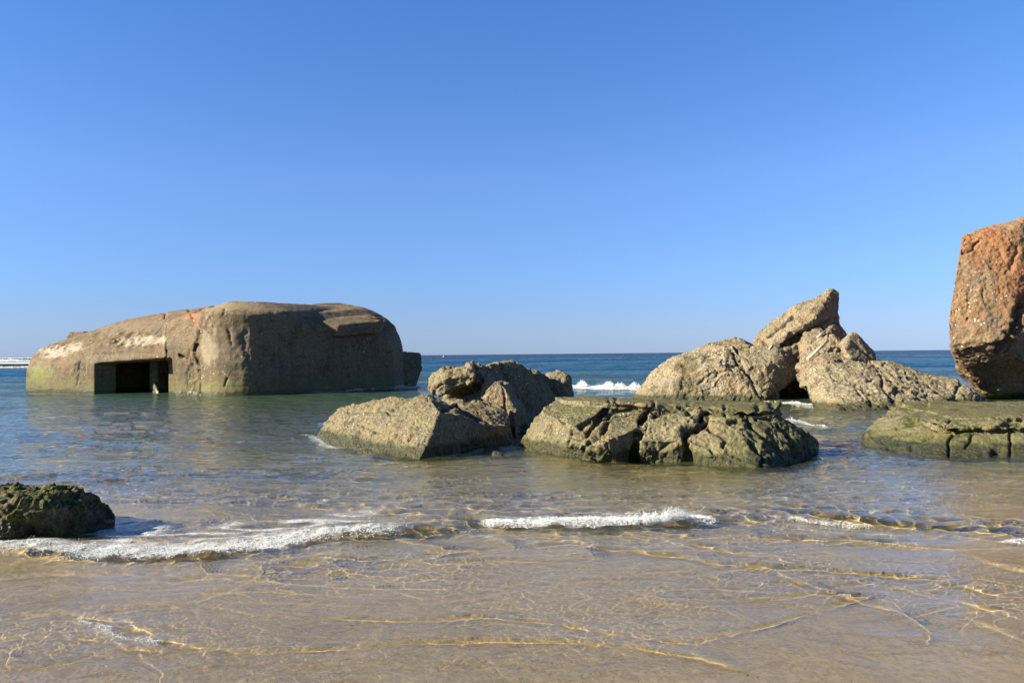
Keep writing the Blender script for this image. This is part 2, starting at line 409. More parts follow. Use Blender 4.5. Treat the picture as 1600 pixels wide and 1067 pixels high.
# (course, height, width towards the beach, width towards the sea)
WAVELETS = [
    ([(-60, 975), (0, 966), (60, 957), (110, 958), (180, 975), (240, 998), (300, 1010), (400, 1019), (480, 1015), (620, 1003), (740, 1001), (850, 1003), (960, 1008), (1050, 1018), (1100, 1033), (1150, 1048), (1230, 1072)], .011, .022, .07),
    ([(-60, 1005), (0, 998), (90, 989), (130, 997), (200, 1010), (260, 1012)], .008, .018, .05),
    ([(205, 1008), (216, 1020), (222, 1035), (240, 1050), (243, 1075)], .0022, .012, .02),
    ([(300, 1008), (306, 1025), (318, 1046)], .0026, .015, .025),
    ([(394, 1040), (402, 1056), (405, 1080)], .002, .012, .02),
    ([(480, 962), (550, 966), (620, 968), (720, 964), (800, 967), (860, 970), (940, 985), (1030, 1000), (1080, 1001), (1130, 990), (1220, 965), (1290, 945), (1330, 935), (1357, 920)], .011, .020, .06),
    ([(1160, 880), (1210, 897), (1250, 912), (1300, 930), (1340, 940), (1400, 955), (1440, 985), (1430, 1010)], .008, .02, .05),
    ([(600, 880), (700, 858), (800, 853), (870, 850), (960, 858), (1050, 868), (1110, 880), (1170, 886), (1270, 890), (1380, 897), (1460, 905), (1550, 925), (1660, 945)], .014, .03, .10),
    ([(1000, 843), (1100, 855), (1180, 868), (1230, 880)], .009, .03, .08),
    ([(1380, 850), (1480, 862), (1600, 893), (1700, 915)], .010, .04, .1),
    ([(1300, 905), (1400, 918), (1500, 945), (1600, 968), (1700, 990)], .007, .03, .08),
    ([(1480, 960), (1600, 1000), (1700, 1030)], .006, .03, .07),
    ([(-60, 905), (60, 897), (200, 895), (330, 902), (420, 893), (520, 868)], .008, .03, .09),
    ([(150, 958), (260, 945), (340, 920), (430, 905)], .005, .02, .05),
    ([(450, 870), (600, 872), (760, 866), (900, 862)], .006, .02, .06),
    ([(-100, 860), (0, 857), (60, 872), (160, 877), (300, 872), (400, 862), (500, 845), (640, 836), (740, 824), (860, 828), (1000, 825), (1120, 812), (1200, 809), (1270, 806), (1350, 815), (1450, 826), (1550, 832), (1700, 820)], .045, .07, .38),
    ([(1170, 800), (1250, 792), (1330, 797), (1420, 802)], .014, .05, .2),
    ([(280, 790), (400, 782), (520, 790), (640, 802), (760, 800)], .018, .09, .3),
    ([(-100, 745), (0, 744), (80, 745), (160, 752)], .015, .08, .3),
    ([(560, 775), (700, 770), (840, 778), (1000, 775)], .010, .1, .3),
]
s = np.concatenate([np.arange(520, 8, -.62), np.arange(8, .5, -.25), np.geomspace(.5, .02, 60)])
ys = 1.6 * 796 / s
tx = np.concatenate([np.linspace(-2.2, -.76, 120)[:-1], np.linspace(-.76, .76, 1350), np.linspace(.76, 2.2, 120)[1:]])
Y, T = np.meshgrid(ys, tx, indexing='ij'); X = T * Y
sp = np.gradient(ys)[:, None] * np.ones_like(X)
P = np.stack([X.ravel(), Y.ravel(), np.zeros(X.size)], 1)
H = np.zeros(X.size); Yf, Xf, spf = P[:, 1], P[:, 0], sp.ravel()
def sm(v, a, b): t = np.clip((v - a) / (b - a), 0, 1); return t * t * (3 - 2 * t)
calm = sm(Yf, 5.2, 9.5)
for (L, a, lo, hi, ang, asp) in [(.032, .0009, 0, 6.5, -.7, 1.5), (.055, .0019, 0, 9, .5, 1.6), (.10, .0042, 0, 14, -.35, 1.8), (.2, .0125, 0, 22, .3, 2.0), (.42, .026, 0, 35, -.2, 2.2), (.9, .036, 5, 60, .12, 2.4),
                                 (2.2, .035, 9, 160, -.1, 2.6), (5, .10, 24, 500, .06, 3.), (12, .22, 50, 2000, 0, 3.5), (34, .4, 90, 6000, 0, 4)]:
    msk = (Yf > lo * .6) & (Yf < hi * 1.5) & (spf < L * .8)
    if not msk.any(): continue
    ca, sa = math.cos(ang), math.sin(ang); p = P[msk]
    wp = .5 * L * perlin(p / (L * 4) + 3)
    x = (p[:, 0] * ca + p[:, 1] * sa + wp) / (L * asp); y = (-p[:, 0] * sa + p[:, 1] * ca + wp) / L
    n = perlin(np.stack([x, y, np.full(len(x), L * 13.7)], 1))
    n = .5 - np.abs(n) * 1.6 if L < 6 else n            # sharp crests
    am = (sm(p[:, 1], lo * .6, lo * 1.4 + .01) if lo else 1) * (1 - sm(p[:, 1], hi, hi * 1.5)) * np.clip(1.6 - 2 * spf[msk] / L, 0, 1)
    if L < 1: am = am * (.50 + .5 * calm[msk]) * (.35 + 1.1 * sm(perlin(p * (.35, .8, 1) + L), -.35, .35))
    H[msk] += a * n * am
near = Yf < 16
px_, py_ = Xf[near], Yf[near]
wx = px_ + .05 * perlin(P[near] * 3.1) + .012 * perlin(P[near] * 13); wy = py_ + .05 * perlin(P[near] * 3.1 + 50) + .012 * perlin(P[near] * 13 + 50)
hn = np.zeros(near.sum())
for pts, a, wf, wb in WAVELETS:
    pts = gp(pts)
    x0 = min(p[0] for p in pts) - 1.5; x1 = max(p[0] for p in pts) + 1.5; y0 = min(p[1] for p in pts) - 1; y1 = max(p[1] for p in pts) + 1.5
    k = np.nonzero((wx > x0) & (wx < x1) & (wy > y0) & (wy < y1))[0]
    if not len(k): continue
    d, al = polyd(wx[k], wy[k], pts)
    wv = 1 + .7 * perlin(P[near][k] * 2.3 + 77); wf = wf * 1.5 * wv; wb = wb * 1.6 * wv
    pr = np.where(d < 0, np.exp(-(d / wf) ** 2), np.exp(-(d / wb) ** 2)) * sm(al, 0, .08) * sm(1 - al, 0, .08)
    hn[k] += a * pr * (.75 + .7 * perlin(P[near][k] * 1.7 + 9) + .5 * perlin(P[near][k] * 6.5 + 19))
H[near] += hn
# swells and breakers out at sea
for (yc, a, wf, wb, x0, x1) in [(84, .55, 2.0, 5.5, -400, 400), (60, .22, 1.6, 4, -400, 400), (41, .26, .5, 2.6, 1.0, 14), (118, .5, 3, 8, -400, 400), (168, 1.3, 2, 10, -300, -50), (265, 1.7, 3, 14, -500, -80), (190, .6, 4, 14, -60, 500)]:
    k = np.abs(Yf - yc) < 45
    yy = Yf[k] + 1.6 * perlin(P[k] * .05 + yc) + .5 * perlin(P[k] * .3 + yc) - yc
    H[k] += a * np.where(yy < 0, np.exp(-(yy / wf) ** 2), np.exp(-(yy / wb) ** 2)) * sm(Xf[k], x0, x0 + 1.5) * (1 - sm(Xf[k], x1 - 1.5, x1))
FM = np.zeros(X.size)
def film(course, d0, d1, amt, reach=0., ra=.5, far=False):
    pts = gp(course); k = np.nonzero((Yf < (60 if far else 30)) & (Yf > 3))[0]
    x0 = min(p[0] for p in pts) - .1; x1 = max(p[0] for p in pts) + .1; y0 = min(p[1] for p in pts) - 2; y1 = max(p[1] for p in pts) + 4 + reach
    k = k[(Xf[k] > x0) & (Xf[k] < x1) & (Yf[k] > y0) & (Yf[k] < y1)]
    pk = P[k]; sc_ = 3. if far else 1.
    x = Xf[k] + .10 * sc_ * perlin(pk * 2.2 / sc_ + 5); y = Yf[k] + sc_ * (.14 * perlin(pk * (1.6, 2.4, 1) / sc_ + 25) + .05 * perlin(pk * 7 / sc_ + 2))
    d, al = polyd(x, y, pts); e = sm(al, 0, .10) * sm(1 - al, 0, .10)
    d = np.where((al > .001) & (al < .999), d, 99)
    v = sm(d, d0 - .05, d0 + .04) * (1 - sm(d, d1 * .5, d1)) * amt * e
    if reach:
        st = 1 - np.abs(perlin(pk * (1.1, 3.6, 1) + 60)) * 3.2
        v = np.maximum(v, sm(d, 0, d1) * (1 - sm(d, reach * .5, reach)) * ra * np.clip(st, 0, 1) * e)
    FM[k] = np.maximum(FM[k], v)
film([(-90, 845), (0, 856), (60, 867), (160, 872), (300, 868), (400, 859), (500, 843), (650, 833)], -.10, .60, .56, 1.7, .66)
film([(735, 822), (860, 826), (1000, 823), (1125, 811)], -.10, .26, .62, .8, .5)
film([(1225, 812), (1300, 816), (1370, 820)], -.04, .08, .42)
film([(1570, 852), (1680, 840)], -.04, .1, .6)
film([(105, 968), (150, 979), (190, 994), (255, 1009)], -.02, .05, .45)
film([(470, 679), (488, 682), (500, 690), (530, 702)], -.1, .15, .42)
film([(1225, 656), (1262, 662), (1290, 668)], -.1, .4, .42, 1., .3)
film([(640, 717), (700, 712), (760, 702)], -.1, .06, .4)
film([(1190, 631), (1240, 632), (1285, 638)], -.3, .5, .42, 1.5, .3)
film([(430, 616), (520, 613), (600, 609), (700, 603)], -.4, .5, .6, far=True)
film([(760, 605), (820, 606), (900, 606), (960, 607), (1110, 608)], -.9, 2.4, 1.4, 5., .5, far=True)
for (yc, x0, x1) in ((168, -150, -60), (265, -240, -110)):
    k = np.abs(Yf - yc) < 12; n_ = perlin(P[k] * (.08, .2, 1) + yc)
    FM[k] = np.maximum(FM[k], np.clip(sm(Yf[k] - yc + 2 * n_, -7, -4) * (1 - sm(Yf[k] - yc + 3 * n_, 2, 7)) * sm(Xf[k], x0, x0 + 8) * (1 - sm(Xf[k], x1 - 8, x1)) * 1.6, 0, 1.5))
k = (Yf > 50) & (Yf < 170)
FM[k] = np.maximum(FM[k], .75 * np.clip(perlin(P[k] * (.05, .25, 1) + 12) * 2 - .55, 0, 1) * np.clip(perlin(P[k] * (.012, .03, 1) + 2) * 3, 0, 1))
Z = H.reshape(X.shape)
m, nt = newmat('sea_water'); q = N(nt)
pos = q.n('ShaderNodeNewGeometry').outputs['Position']
yy = q.n('ShaderNodeSeparateXYZ', i0=pos).outputs[1]
def wavebump(L, amp, asp, ang, lo, hi):
    v = q.scaled(pos, (1 / (L * asp), 1 / L, 1), (L * 7, L * 3, 0), (0, 0, ang))
    n = q.noise(v, 1.0, 2, .5, .6)
    r = q.math('SUBTRACT', 1., q.math('ABSOLUTE', q.math('MULTIPLY', q.math('SUBTRACT', n, .5), 2.6)))
    f = q.math('MULTIPLY', q.ramp(yy, lo[0], lo[1]) if lo else 1., q.ramp(yy, hi[0], hi[1], 1, 0) if hi else 1.)
    return q.math('MULTIPLY', q.math('MULTIPLY', r, f), amp)
hs = [wavebump(.035, .0025, 1.5, .6, None, (8, 25)), wavebump(.08, .006, 1.8, -.3, (2, 9), (20, 60)), wavebump(.22, .034, 2.2, .25, (7, 14), (60, 150)),
      wavebump(.7, .10, 2.6, -.12, (14, 30), (150, 600)), wavebump(2.6, .48, 3.2, .08, (35, 90), None), wavebump(9, 1.6, 3.5, 0, (120, 400), None)]
h = hs[0]
for x in hs[1:]: h = q.math('ADD', h, x)
b = q.n('ShaderNodeBump', Height=h, Strength=1., Distance=1.)
inc = q.n('ShaderNodeNewGeometry').outputs['Incoming']
dp = q.nt.nodes.new('ShaderNodeVectorMath'); dp.operation = 'DOT_PRODUCT'; q.put(dp.inputs[0], b.outputs[0]); q.put(dp.inputs[1], inc)
cosi = q.math('ABSOLUTE', dp.outputs['Value'])
fr = q.math('ADD', .02, q.math('MULTIPLY', q.ramp(yy, 10, 80, .98, .48), q.math('POWER', q.math('SUBTRACT', 1., cosi, clamp=True), 5.)), clamp=True)
gl = q.n('ShaderNodeBsdfGlossy', Color=(1, 1, 1), Roughness=.03, Normal=b)
patchn = q.noise(q.scaled(pos, (.10, .25, .1)), 1., 3, .5)
turb = q.ramp(q.math('ADD', yy, q.math('MULTIPLY', q.math('SUBTRACT', patchn, .5), 12)), 2, 32)
turb = q.math('MULTIPLY', q.math('POWER', turb, .75), 1.0, clamp=True)
bc = q.mix(q.ramp(yy, 12, 36), (.066, .070, .030), (.028, .055, .036))
bc = q.mix(q.ramp(yy, 42, 75), bc, (.006, .045, .085))
bc = q.mix(q.ramp(yy, 90, 300), bc, (.003, .028, .075))
tr = q.n('ShaderNodeBsdfRefraction', Color=q.mix(q.ramp(yy, 5, 18), (.95, .97, .91), (.66, .80, .58)), Roughness=0., IOR=1.333)
df = q.n('ShaderNodeBsdfDiffuse', Color=bc, Normal=b)
body = q.n('ShaderNodeMixShader', i0=turb, i1=tr, i2=df)
wat = q.n('ShaderNodeMixShader', i0=fr, i1=body, i2=gl)
fa = q.n('ShaderNodeAttribute', _attribute_name='foam').outputs['Fac']
wv = q.n('ShaderNodeVectorMath', _operation='ADD', i0=pos, i1=q.n('ShaderNodeVectorMath', _operation='SCALE', i0=q.n('ShaderNodeTexNoise', Vector=pos, Scale=8.).outputs[1], Scale=.12))
lc = []
for sc_ in (11., 30.):                                    # bubbles gather along cell walls: lace
    e1 = q.n('ShaderNodeTexVoronoi', _feature='DISTANCE_TO_EDGE', Vector=q.scaled(wv.outputs[0], (.8, 1.3, .3)), Scale=sc_); lc.append(e1.outputs[0])
lace = q.math('SUBTRACT', 1., q.math('MINIMUM', q.math('MULTIPLY', lc[0], 3.2), q.math('MULTIPLY', lc[1], 2.4)))
fgr = q.noise(pos, 130, 3, .7)
mask = q.math('ADD', q.math('MULTIPLY', fa, .95), q.math('ADD', q.math('MULTIPLY', lace, .85), q.math('MULTIPLY', fgr, .9)))
mask = q.math('MULTIPLY', q.ramp(mask, 1.30, 2.05), q.ramp(fa, .02, .2))
fb_ = q.n('ShaderNodeBump', Height=q.math('ADD', q.math('MULTIPLY', fgr, .012), q.math('MULTIPLY', lace, .006)), Strength=1., Distance=1., Normal=b)
fd = q.n('ShaderNodeBsdfDiffuse', Color=(.64, .66, .66), Normal=fb_)
q.n('ShaderNodeOutputMaterial', Surface=q.n('ShaderNodeMixShader', i0=mask, i1=wat, i2=fd))
MAT_WATER = m
wm = grid_mesh('water', X, Y, Z)
at_ = wm.attributes.new('foam', 'FLOAT', 'POINT'); at_.data.foreach_set('value', FM.astype(np.float32))
tag(link('water', wm, m), 'clear shallow sea with small wavelets, deep blue to the horizon', kind='structure')
# water height lookup for things that float on it
def wz(x, y):
    i = np.clip(np.searchsorted(ys, y), 1, len(ys) - 1); j = np.clip(np.searchsorted(tx, x / np.maximum(y, .1)), 1, len(tx) - 1)
    return Z[i, j]

# ------------------------------------------------------------------ foam
m, nt = newmat('foam'); q = N(nt)
pos = q.n('ShaderNodeNewGeometry').outputs['Position']
p = q.n('ShaderNodeBsdfPrincipled', **{'Base Color': (.82, .85, .86), 'Roughness': .35})
p.inputs['Subsurface Weight'].default_value = 0
tl = q.n('ShaderNodeBsdfTranslucent', Color=(.75, .82, .82))
q.n('ShaderNodeOutputMaterial', Surface=q.n('ShaderNodeMixShader', i0=.3, i1=p, i2=tl))
MAT_FOAM = m
ICO = np.array([(1, 0, 0), (-1, 0, 0), (0, 1, 0), (0, -1, 0), (0, 0, 1), (0, 0, -1.)])
ICF = np.array([(0, 2, 4), (2, 1, 4), (1, 3, 4), (3, 0, 4), (2, 0, 5), (1, 2, 5), (3, 1, 5), (0, 3, 5)])
def bubbles(name, c, r, label, squash=.8):
    n = len(c); nv = len(ICO)
    jit = 1 + .35 * rng.normal(size=(n, 1, 3)).clip(-1.5, 1.5)
    jit[:, :, 2] *= squash
    co = (ICO[None] * r[:, None, None] * jit + c[:, None]).reshape(-1, 3)
    fc = (ICF[None] + (np.arange(n) * nv)[:, None, None]).ravel()
    o = link(name, mesh_np(name, co, fc, 3), MAT_FOAM, origin=tuple(Vector((*co.mean(0)[:2], 0))))
    return tag(o, label, 'foam', 'sea foam', 'stuff')
def along(pts, u):
    pts = np.array(gp(pts)); sl = np.r_[0, np.cumsum(np.linalg.norm(np.diff(pts, axis=0), axis=1))]
    t = u * sl[-1]; return np.stack([np.interp(t, sl, pts[:, 0]), np.interp(t, sl, pts[:, 1])], 1)
def breaker(name, course, n, y_off, height, rmin, rmax, label, ragged=1.0, streaks=0, streak_len=.8):
    u = rng.random(n); p = along(course, u)
    lump = sm(perlin(np.stack([p[:, 0] * 2.2, p[:, 1] * .5, np.full(n, 3.)], 1)), -.5, .35) * .7 + .3
    lump *= sm(u, 0, .12) * sm(1 - u, 0, .12)
    f1, f2, idr = worley(np.stack([p[:, 0] * 7 + .8 * perlin(np.stack([p[:, 0] * 3, p[:, 1] * 3, 0 * u], 1)), p[:, 1] * 11, np.full(n, 2.)], 1))
    tt = rng.random(n); lace = np.where(f2 - f1 < .13 + .35 * (1 - tt) ** 2, 1, .12)
    keep = rng.random(n) < lump * lace; tt = tt[keep]; p, lump = p[keep], lump[keep]; n = len(p)
    t = tt
    off = y_off[0] + (y_off[1] - y_off[0]) * t
    p[:, 1] += off + .03 * perlin(np.stack([p[:, 0] * 9, 0 * off, 0 * off], 1))
    z = wz(p[:, 0], p[:, 1]) + height * lump * rng.random(n) ** 1.6 * np.sin(np.clip(t * 1.2 + .15, 0, 1) * np.pi) * (.6 + .8 * rng.random(n))
    r = rmin + (rmax - rmin) * rng.random(n) ** 3
    C = [np.stack([p[:, 0], p[:, 1], z], 1)]; RR = [r]
    if streaks:
        u = rng.random(streaks); p = along(course, u); p[:, 1] += y_off[1] + rng.random(streaks) ** 1.5 * streak_len
        nz = np.abs(fbm(np.stack([p[:, 0] * 1.6, p[:, 1] * 5.5, np.full(streaks, 8.)], 1), 3))
        k = (nz < .045) ; p = p[k]
        C.append(np.stack([p[:, 0], p[:, 1], wz(p[:, 0], p[:, 1]) + .001], 1)); RR.append(rmin + (rmax - rmin) * .35 * rng.random(len(p)))
    return bubbles(name, np.concatenate(C), np.concatenate(RR), label)
breaker('sea_foam', [(-90, 846), (5, 860), (60, 868), (160, 873), (300, 869), (400, 860), (500, 843), (645, 834)], 48000, (-.16, .40), .045, .001, .0055,
        'long white foam of the small breaking wavelet below the mossy boulder', streaks=20000, streak_len=1.3)
breaker('sea_foam', [(738, 823), (860, 827), (1000, 824), (1122, 812)], 90000, (-.10, .16), .085, .001, .006,
        'white foam crest of the wavelet breaking in front of the cracked slab', streaks=9000, streak_len=.6)
breaker('sea_foam', [(1235, 812), (1300, 816), (1360, 820)], 2500, (-.06, .05), .02, .001, .005, 'thin faint foam line on the wavelet at the right of the water')
breaker('sea_foam', [(1580, 850), (1640, 840)], 1500, (-.06, .05), .02, .001, .005, 'tiny foam patch at the right edge of the shallows')
breaker('sea_foam', [(110, 970), (150, 980), (190, 995), (250, 1010)], 500, (-.02, .04), .004, .0012, .004, 'sparse bubbles on the nearest wavelet at the left')
breaker('sea_foam', [(820, 606), (900, 606), (960, 607), (1100, 608)], 120000, (-.5, 1.6), .26, .006, .03, 'white breaker seen between the small dark boulder and the domed boulder', ragged=2)
breaker('sea_foam', [(470, 679), (488, 682), (500, 690), (530, 702)], 900, (-.10, .10), .05, .002, .007, 'small splash at the left tip of the tilted block')
breaker('sea_foam', [(1225, 656), (1262, 662), (1290, 668)], 3000, (-.2, .2), .09, .002, .010, 'small white splash in the channel right of the cracked slab')
breaker('sea_foam', [(1195, 629), (1240, 630), (1275, 634)], 2500, (-.3, .3), .07, .006, .02, 'thin foam line at the foot of the dark gap between the shell-crusted rocks')
breaker('sea_foam', [(470, 613), (560, 611), (640, 606), (668, 604)], 6000, (-.5, .6), .06, .008, .025, 'broken foam line along the shaded wall of the bunker')
def surf(yc, x0, x1, hgt, dep, n, label):
    u = x0 + (x1 - x0) * rng.random(n); v = rng.random(n)
    lump = .6 + .5 * perlin(np.stack([u * .12, 0 * u, 0 * u + yc], 1))
    yy_ = yc - 3.5 + v * dep; C = np.stack([u, yy_, wz(u, yy_) + .25 * hgt * lump * rng.random(n) ** 2], 1)
    bubbles('sea_foam', C, (.05 + .16 * rng.random(n)), label)
surf(167, -135, -70, 0.9, 4, 30000, 'nearer white band of surf beyond the left end of the bunker')
surf(262, -215, -120, 1.9, 6, 30000, 'farther white band of surf beyond the left end of the bunker')

# ------------------------------------------------------------------ bunker
A0, B0 = G(40, 612), G(310, 617.5); C0 = G(628, 608)
vf = (B0 - A0).normalized(); nb = Vector((-vf.y, vf.x, 0))          # along the front wall, and straight back from it
wr = (C0 - G(412, 618)).normalized()
def onplane(px, py, off=0.):
    """point where the sight line meets the upright plane of the front wall, moved back by off metres"""
    r = ray(px, py); p0 = A0 + nb * off
    return CAM + r * ((p0 - CAM).dot(nb) / r.dot(nb))
nr = Vector((wr.y, -wr.x, 0))
def onright(px, py, off=0.):
    r = ray(px, py); p0 = C0 - nr * off
    return CAM + r * ((p0 - CAM).dot(nr) / r.dot(nr))
hulls = []
# low left wing with its sloping roof
fr_ = [onplane(41, 612), onplane(40, 580), onplane(47, 566, .15), onplane(258, 552), onplane(258, 615)]
rf_ = [onplane(50, 556, .5), onplane(62, 545, 1.0), onplane(100, 529, 1.8), onplane(135, 521, 2.4), onplane(200, 499, 3.2), onplane(262, 487, 3.8)]
hulls.append(fr_ + drop(fr_, -1) + rf_ + back(rf_, nb * 4.5) + drop(back(rf_, nb * 4.5), -1))
# pilaster between wing and rounded corner
pf = [onplane(256, 540, -.12), onplane(312, 535, -.12), onplane(256, 615, -.12), onplane(312, 615, -.12), onplane(258, 500, 1.2), onplane(315, 492, 1.2), onplane(258, 487, 3.0), onplane(330, 478, 3.)]
hulls.append(pf + drop(pf, -1) + back(pf, nb * 6))
# rounded corner bastion
cc = G(402, 600) ; c0 = onplane(312, 617, -.35)
rad = 2.3
_m = Matrix(((nb.x, nb.y), (nr.x, nr.y)))
_b = Vector((A0.dot(nb) + rad - .35, C0.dot(nr) - rad)); _b = _m.inverted() @ _b
ctr = Vector((_b.x, _b.y, 0))
ztop = onplane(380, 474, 1.9).z; zsh = onplane(385, 491, -.1).z
cyl = []
for k in range(40):
    a = k / 40 * 2 * math.pi; d_ = Vector((math.cos(a), math.sin(a), 0))
    cyl += [ctr + d_ * rad + Vector((0, 0, -1)), ctr + d_ * rad + Vector((0, 0, zsh)), ctr + d_ * (rad * .93) + Vector((0, 0, zsh + .16)), ctr + d_ * (rad - 1.15) + Vector((0, 0, ztop))]
cyl += [ctr + nb * 5 + Vector((0, 0, z)) + vf * t for z in (-1, ztop) for t in (-2, 1)]
hulls.append(cyl)
# main block behind, dark right wall with far rounded end
zr = ztop + .12
tg = ctr + nr * (rad - .03)
wt = [Vector((tg.x, tg.y, zsh - .12)), onright(520, 524, 0.), onright(590, 526, .1)]
rt = [ctr + Vector((0, 0, ztop - .25)), onright(450, 482, 2.4), onright(530, 472.5, 4.6), onright(552, 478, 4.4)]
en = [W(570, 481, 39.6), W(590, 489, 39.8), W(605, 497, 39.6), W(618, 510, 39.4), W(626, 530, 39.3), W(630, 548, 39.3), onright(604, 530, .2), onright(612, 545, .2)]
ft = [G(622, 608), G(632, 606.5), onright(604, 608, .0)]
lo_ = [Vector((tg.x, tg.y, 0)), onright(600, 600, 0)] + ft
hulls.append(wt + rt + en + drop(lo_ + rt, -1) + drop(back(rt, -nr * 2), -1) + back(rt, -nr * 1.5) + back(en[:6], -nr * 3 + Vector((0, 0, -.3))))
# thick roof slab ledge on the right wall
sl = [onright(492, 501, .6), onright(578, 492, 1.0), onright(606, 501, .4), onright(594, 521, -.3), onright(526, 527, -.35), onright(530, 507, -.3), onright(590, 502, -.22)]
hulls.append(sl + back(sl, -nr * 1.2))
me = hull_mesh(hulls)
# the wide embrasure in the wing, and the dark room behind it
cut1 = [onplane(134, 560, -.6), onplane(258, 557, -.6), onplane(259, 612, -.6), onplane(134, 612, -.6)]
cut1 = [onplane(128, 567, -.4), onplane(150, 565, -.4), onplane(259, 558, -.4)]
cut1 += drop(cut1, -.6)
cut1 += [p + nb * 1.3 + vf * (.9 if i % 3 == 0 else (.5 if i % 3 == 1 else 0)) + Vector((0, 0, -.12 if p.z > 0 else 0)) for i, p in enumerate(cut1)]
room = [onplane(158, 568, .8), onplane(259, 560, .8)]; room += drop(room, -.6); room += back(room, nb * 4.5)
me = remesh(me, .055, 4, cut=[hull_mesh([cut1]), hull_mesh([room])])
co = get_co(me); no = get_no(me)
CR = [([(225, 488), (258, 488), (259, 540), (257, 616)], 1.6, .09), ([(312, 618), (311, 575), (304, 548)], 1.8, .10), ([(245, 520), (256, 510), (258, 500)], 1.3, .05),
      ([(152, 552), (188, 548), (212, 538)], 1.1, .06), ([(309, 520), (307, 536), (302, 548)], 2.6, .16), ([(303, 500), (299, 492)], 1.5, .06), ([(280, 556), (284, 557)], 2.2, .2),
      ([(385, 517), (378, 525), (383, 545), (392, 575)], 3., .05), ([(355, 590), (352, 598), (350, 604)], 1.2, .07), ([(356, 515), (360, 530), (362, 540)], 1.2, .07),
      ([(348, 492), (352, 484)], 1.2, .08), ([(182, 531), (188, 530)], 2.2, .12), ([(295, 485), (320, 484)], 2.4, .1), ([(121, 600), (123, 588), (121, 570)], 2.2, .05)]
gv = grooves(co, no, CR, 3.)
d = .04 * fbm(co * .5, 3) + .010 * fbm(co * 3.2 + 5, 3)
f1, f2, idr = worley(co * 2.4 + 4)
px, py = proj(co)
rough = .5 * np.exp(-((px - 385) / 22) ** 2 - ((py - 555) / 35) ** 2) + np.exp(-((px - 205) / 60) ** 2 - ((py - 530) / 16) ** 2) + np.exp(-((px - 125) / 14) ** 2 - ((py - 575) / 22) ** 2) + np.exp(-((px - 300) / 14) ** 2 - ((py - 580) / 40) ** 2) \
    + np.exp(-((px - 85) / 30) ** 2 - ((py - 545) / 9) ** 2) + .8 * np.exp(-((px - 590) / 20) ** 2 - ((py - 508) / 12) ** 2) + .8 * np.exp(-((px - 320) / 26) ** 2 - ((py - 500) / 14) ** 2)
d += np.clip(rough, 0, 1) * (.10 * (idr - .5) * np.clip((f2 - f1) * 4, 0, 1) + .10 * fbm(co * 2.1, 4, .6))
ring = .003 * np.sin(co[:, 2] * 2 * math.pi / .22)        # marks of the shuttering boards
set_co(me, co + no * (gv + d + ring)[:, None])
at = me.attributes.new('crack', 'FLOAT', 'POINT'); at.data.foreach_set('value', np.clip(-gv / .1, 0, 1).astype(np.float32))
me.polygons.foreach_set('use_smooth', np.ones(len(me.polygons), dtype=bool))
bunker = bpy.data.objects.new('bunker', None); COL.objects.link(bunker); bunker.location = (ctr.x, ctr.y, 0)
tag(bunker, 'weathered concrete wartime bunker half sunk in the sea, with wide dark gun opening', 'bunker')
link('wall', me, MAT_BUNK, bunker, origin=(ctr.x, ctr.y, 0))
def bpart(name, hulls, voxel, mat, **kw):
    me = rock_surface(remesh(hull_mesh(hulls), voxel, 2), voxel, **kw)
    c = get_co(me).mean(0); return link(name, me, mat, bunker, origin=(c[0], c[1], 0))
# pier inside the opening
pr = [onplane(234, 562, 1.9), onplane(246, 561, 1.9)]; pr += drop(pr, -.8); pr += back(pr, nb * .7)
pr2 = [onplane(241, 598, 1.5), onplane(247, 612, 1.3), onplane(238, 613, 1.4)]; pr2 += back(pr2, nb * .5)
bpart('pillar', [pr, pr2 + drop(pr2, -.5)], .04, MAT_BUNK, big=.03, chunk=.03, pit=.01)
# stub on the left roof
st = [onplane(104, 528, 2.3), onplane(108, 519, 2.4), onplane(130, 518, 2.6), onplane(134, 524, 2.6)]
bpart('roof_stub', [st + back(st, nb * 1.0) + back(st, (0, 0, -.3))], .04, MAT_BUNK, big=.02, chunk=.02, pit=.01)
# low annex at the far end
an = [W(626, 550, 41), W(655, 552, 42.3), W(658, 555, 42.5), W(659, 580, 42.5), W(650, 592, 42.0)]
an2 = [W(626, 552, 41), W(648, 590, 42)]
bpart('annex', [an + back(an, (-1.4, 2.2, 0)) + drop([W(626, 600, 41), W(644, 600, 41.6)], -.6)], .05, MAT_BUNK, big=.05, chunk=.05, pit=.02)

# ------------------------------------------------------------------ rocks
def D(px, py, z=-.9):
    p = G(px, py); return Vector((p.x, p.y, z))
def flare(pts, f=.12, z=-.8):
    """foot of a rock under the water, a little wider than at the waterline"""
    g = [G(*p) for p in pts]; c = sum(g, Vector()) / len(g)
    return g + [Vector((c.x + (p.x - c.x) * (1 + f), c.y + (p.y - c.y) * (1 + f), z)) for p in g]

# mossy boulder at the left
b1 = flare([(-170, 838), (-60, 850), (20, 845), (110, 834), (172, 822), (176, 812), (120, 800), (-100, 800)])
t1 = [W(-120, 775, 7.5), W(0, 768, 7.3), W(45, 761, 7.4), W(98, 757, 7.5), W(118, 766, 7.6), W(150, 781, 7.7), W(172, 797, 7.8), W(20, 785, 7.05), W(100, 790, 7.1), W(160, 800, 7.5), W(50, 765, 8.0), W(-60, 772, 8.1)]
rock('mossy_boulder', [b1 + t1], .012, MAT_MOSS, 'low dark boulder covered in brown and green moss at the left of the shallows', big=.05, chunk=.06, pit=.032, scale=.55, seed=11., smooth=3,
     lines=[([(104, 757), (98, 775), (110, 790)], 5, .02), ([(45, 830), (70, 800)], 4, .02)])

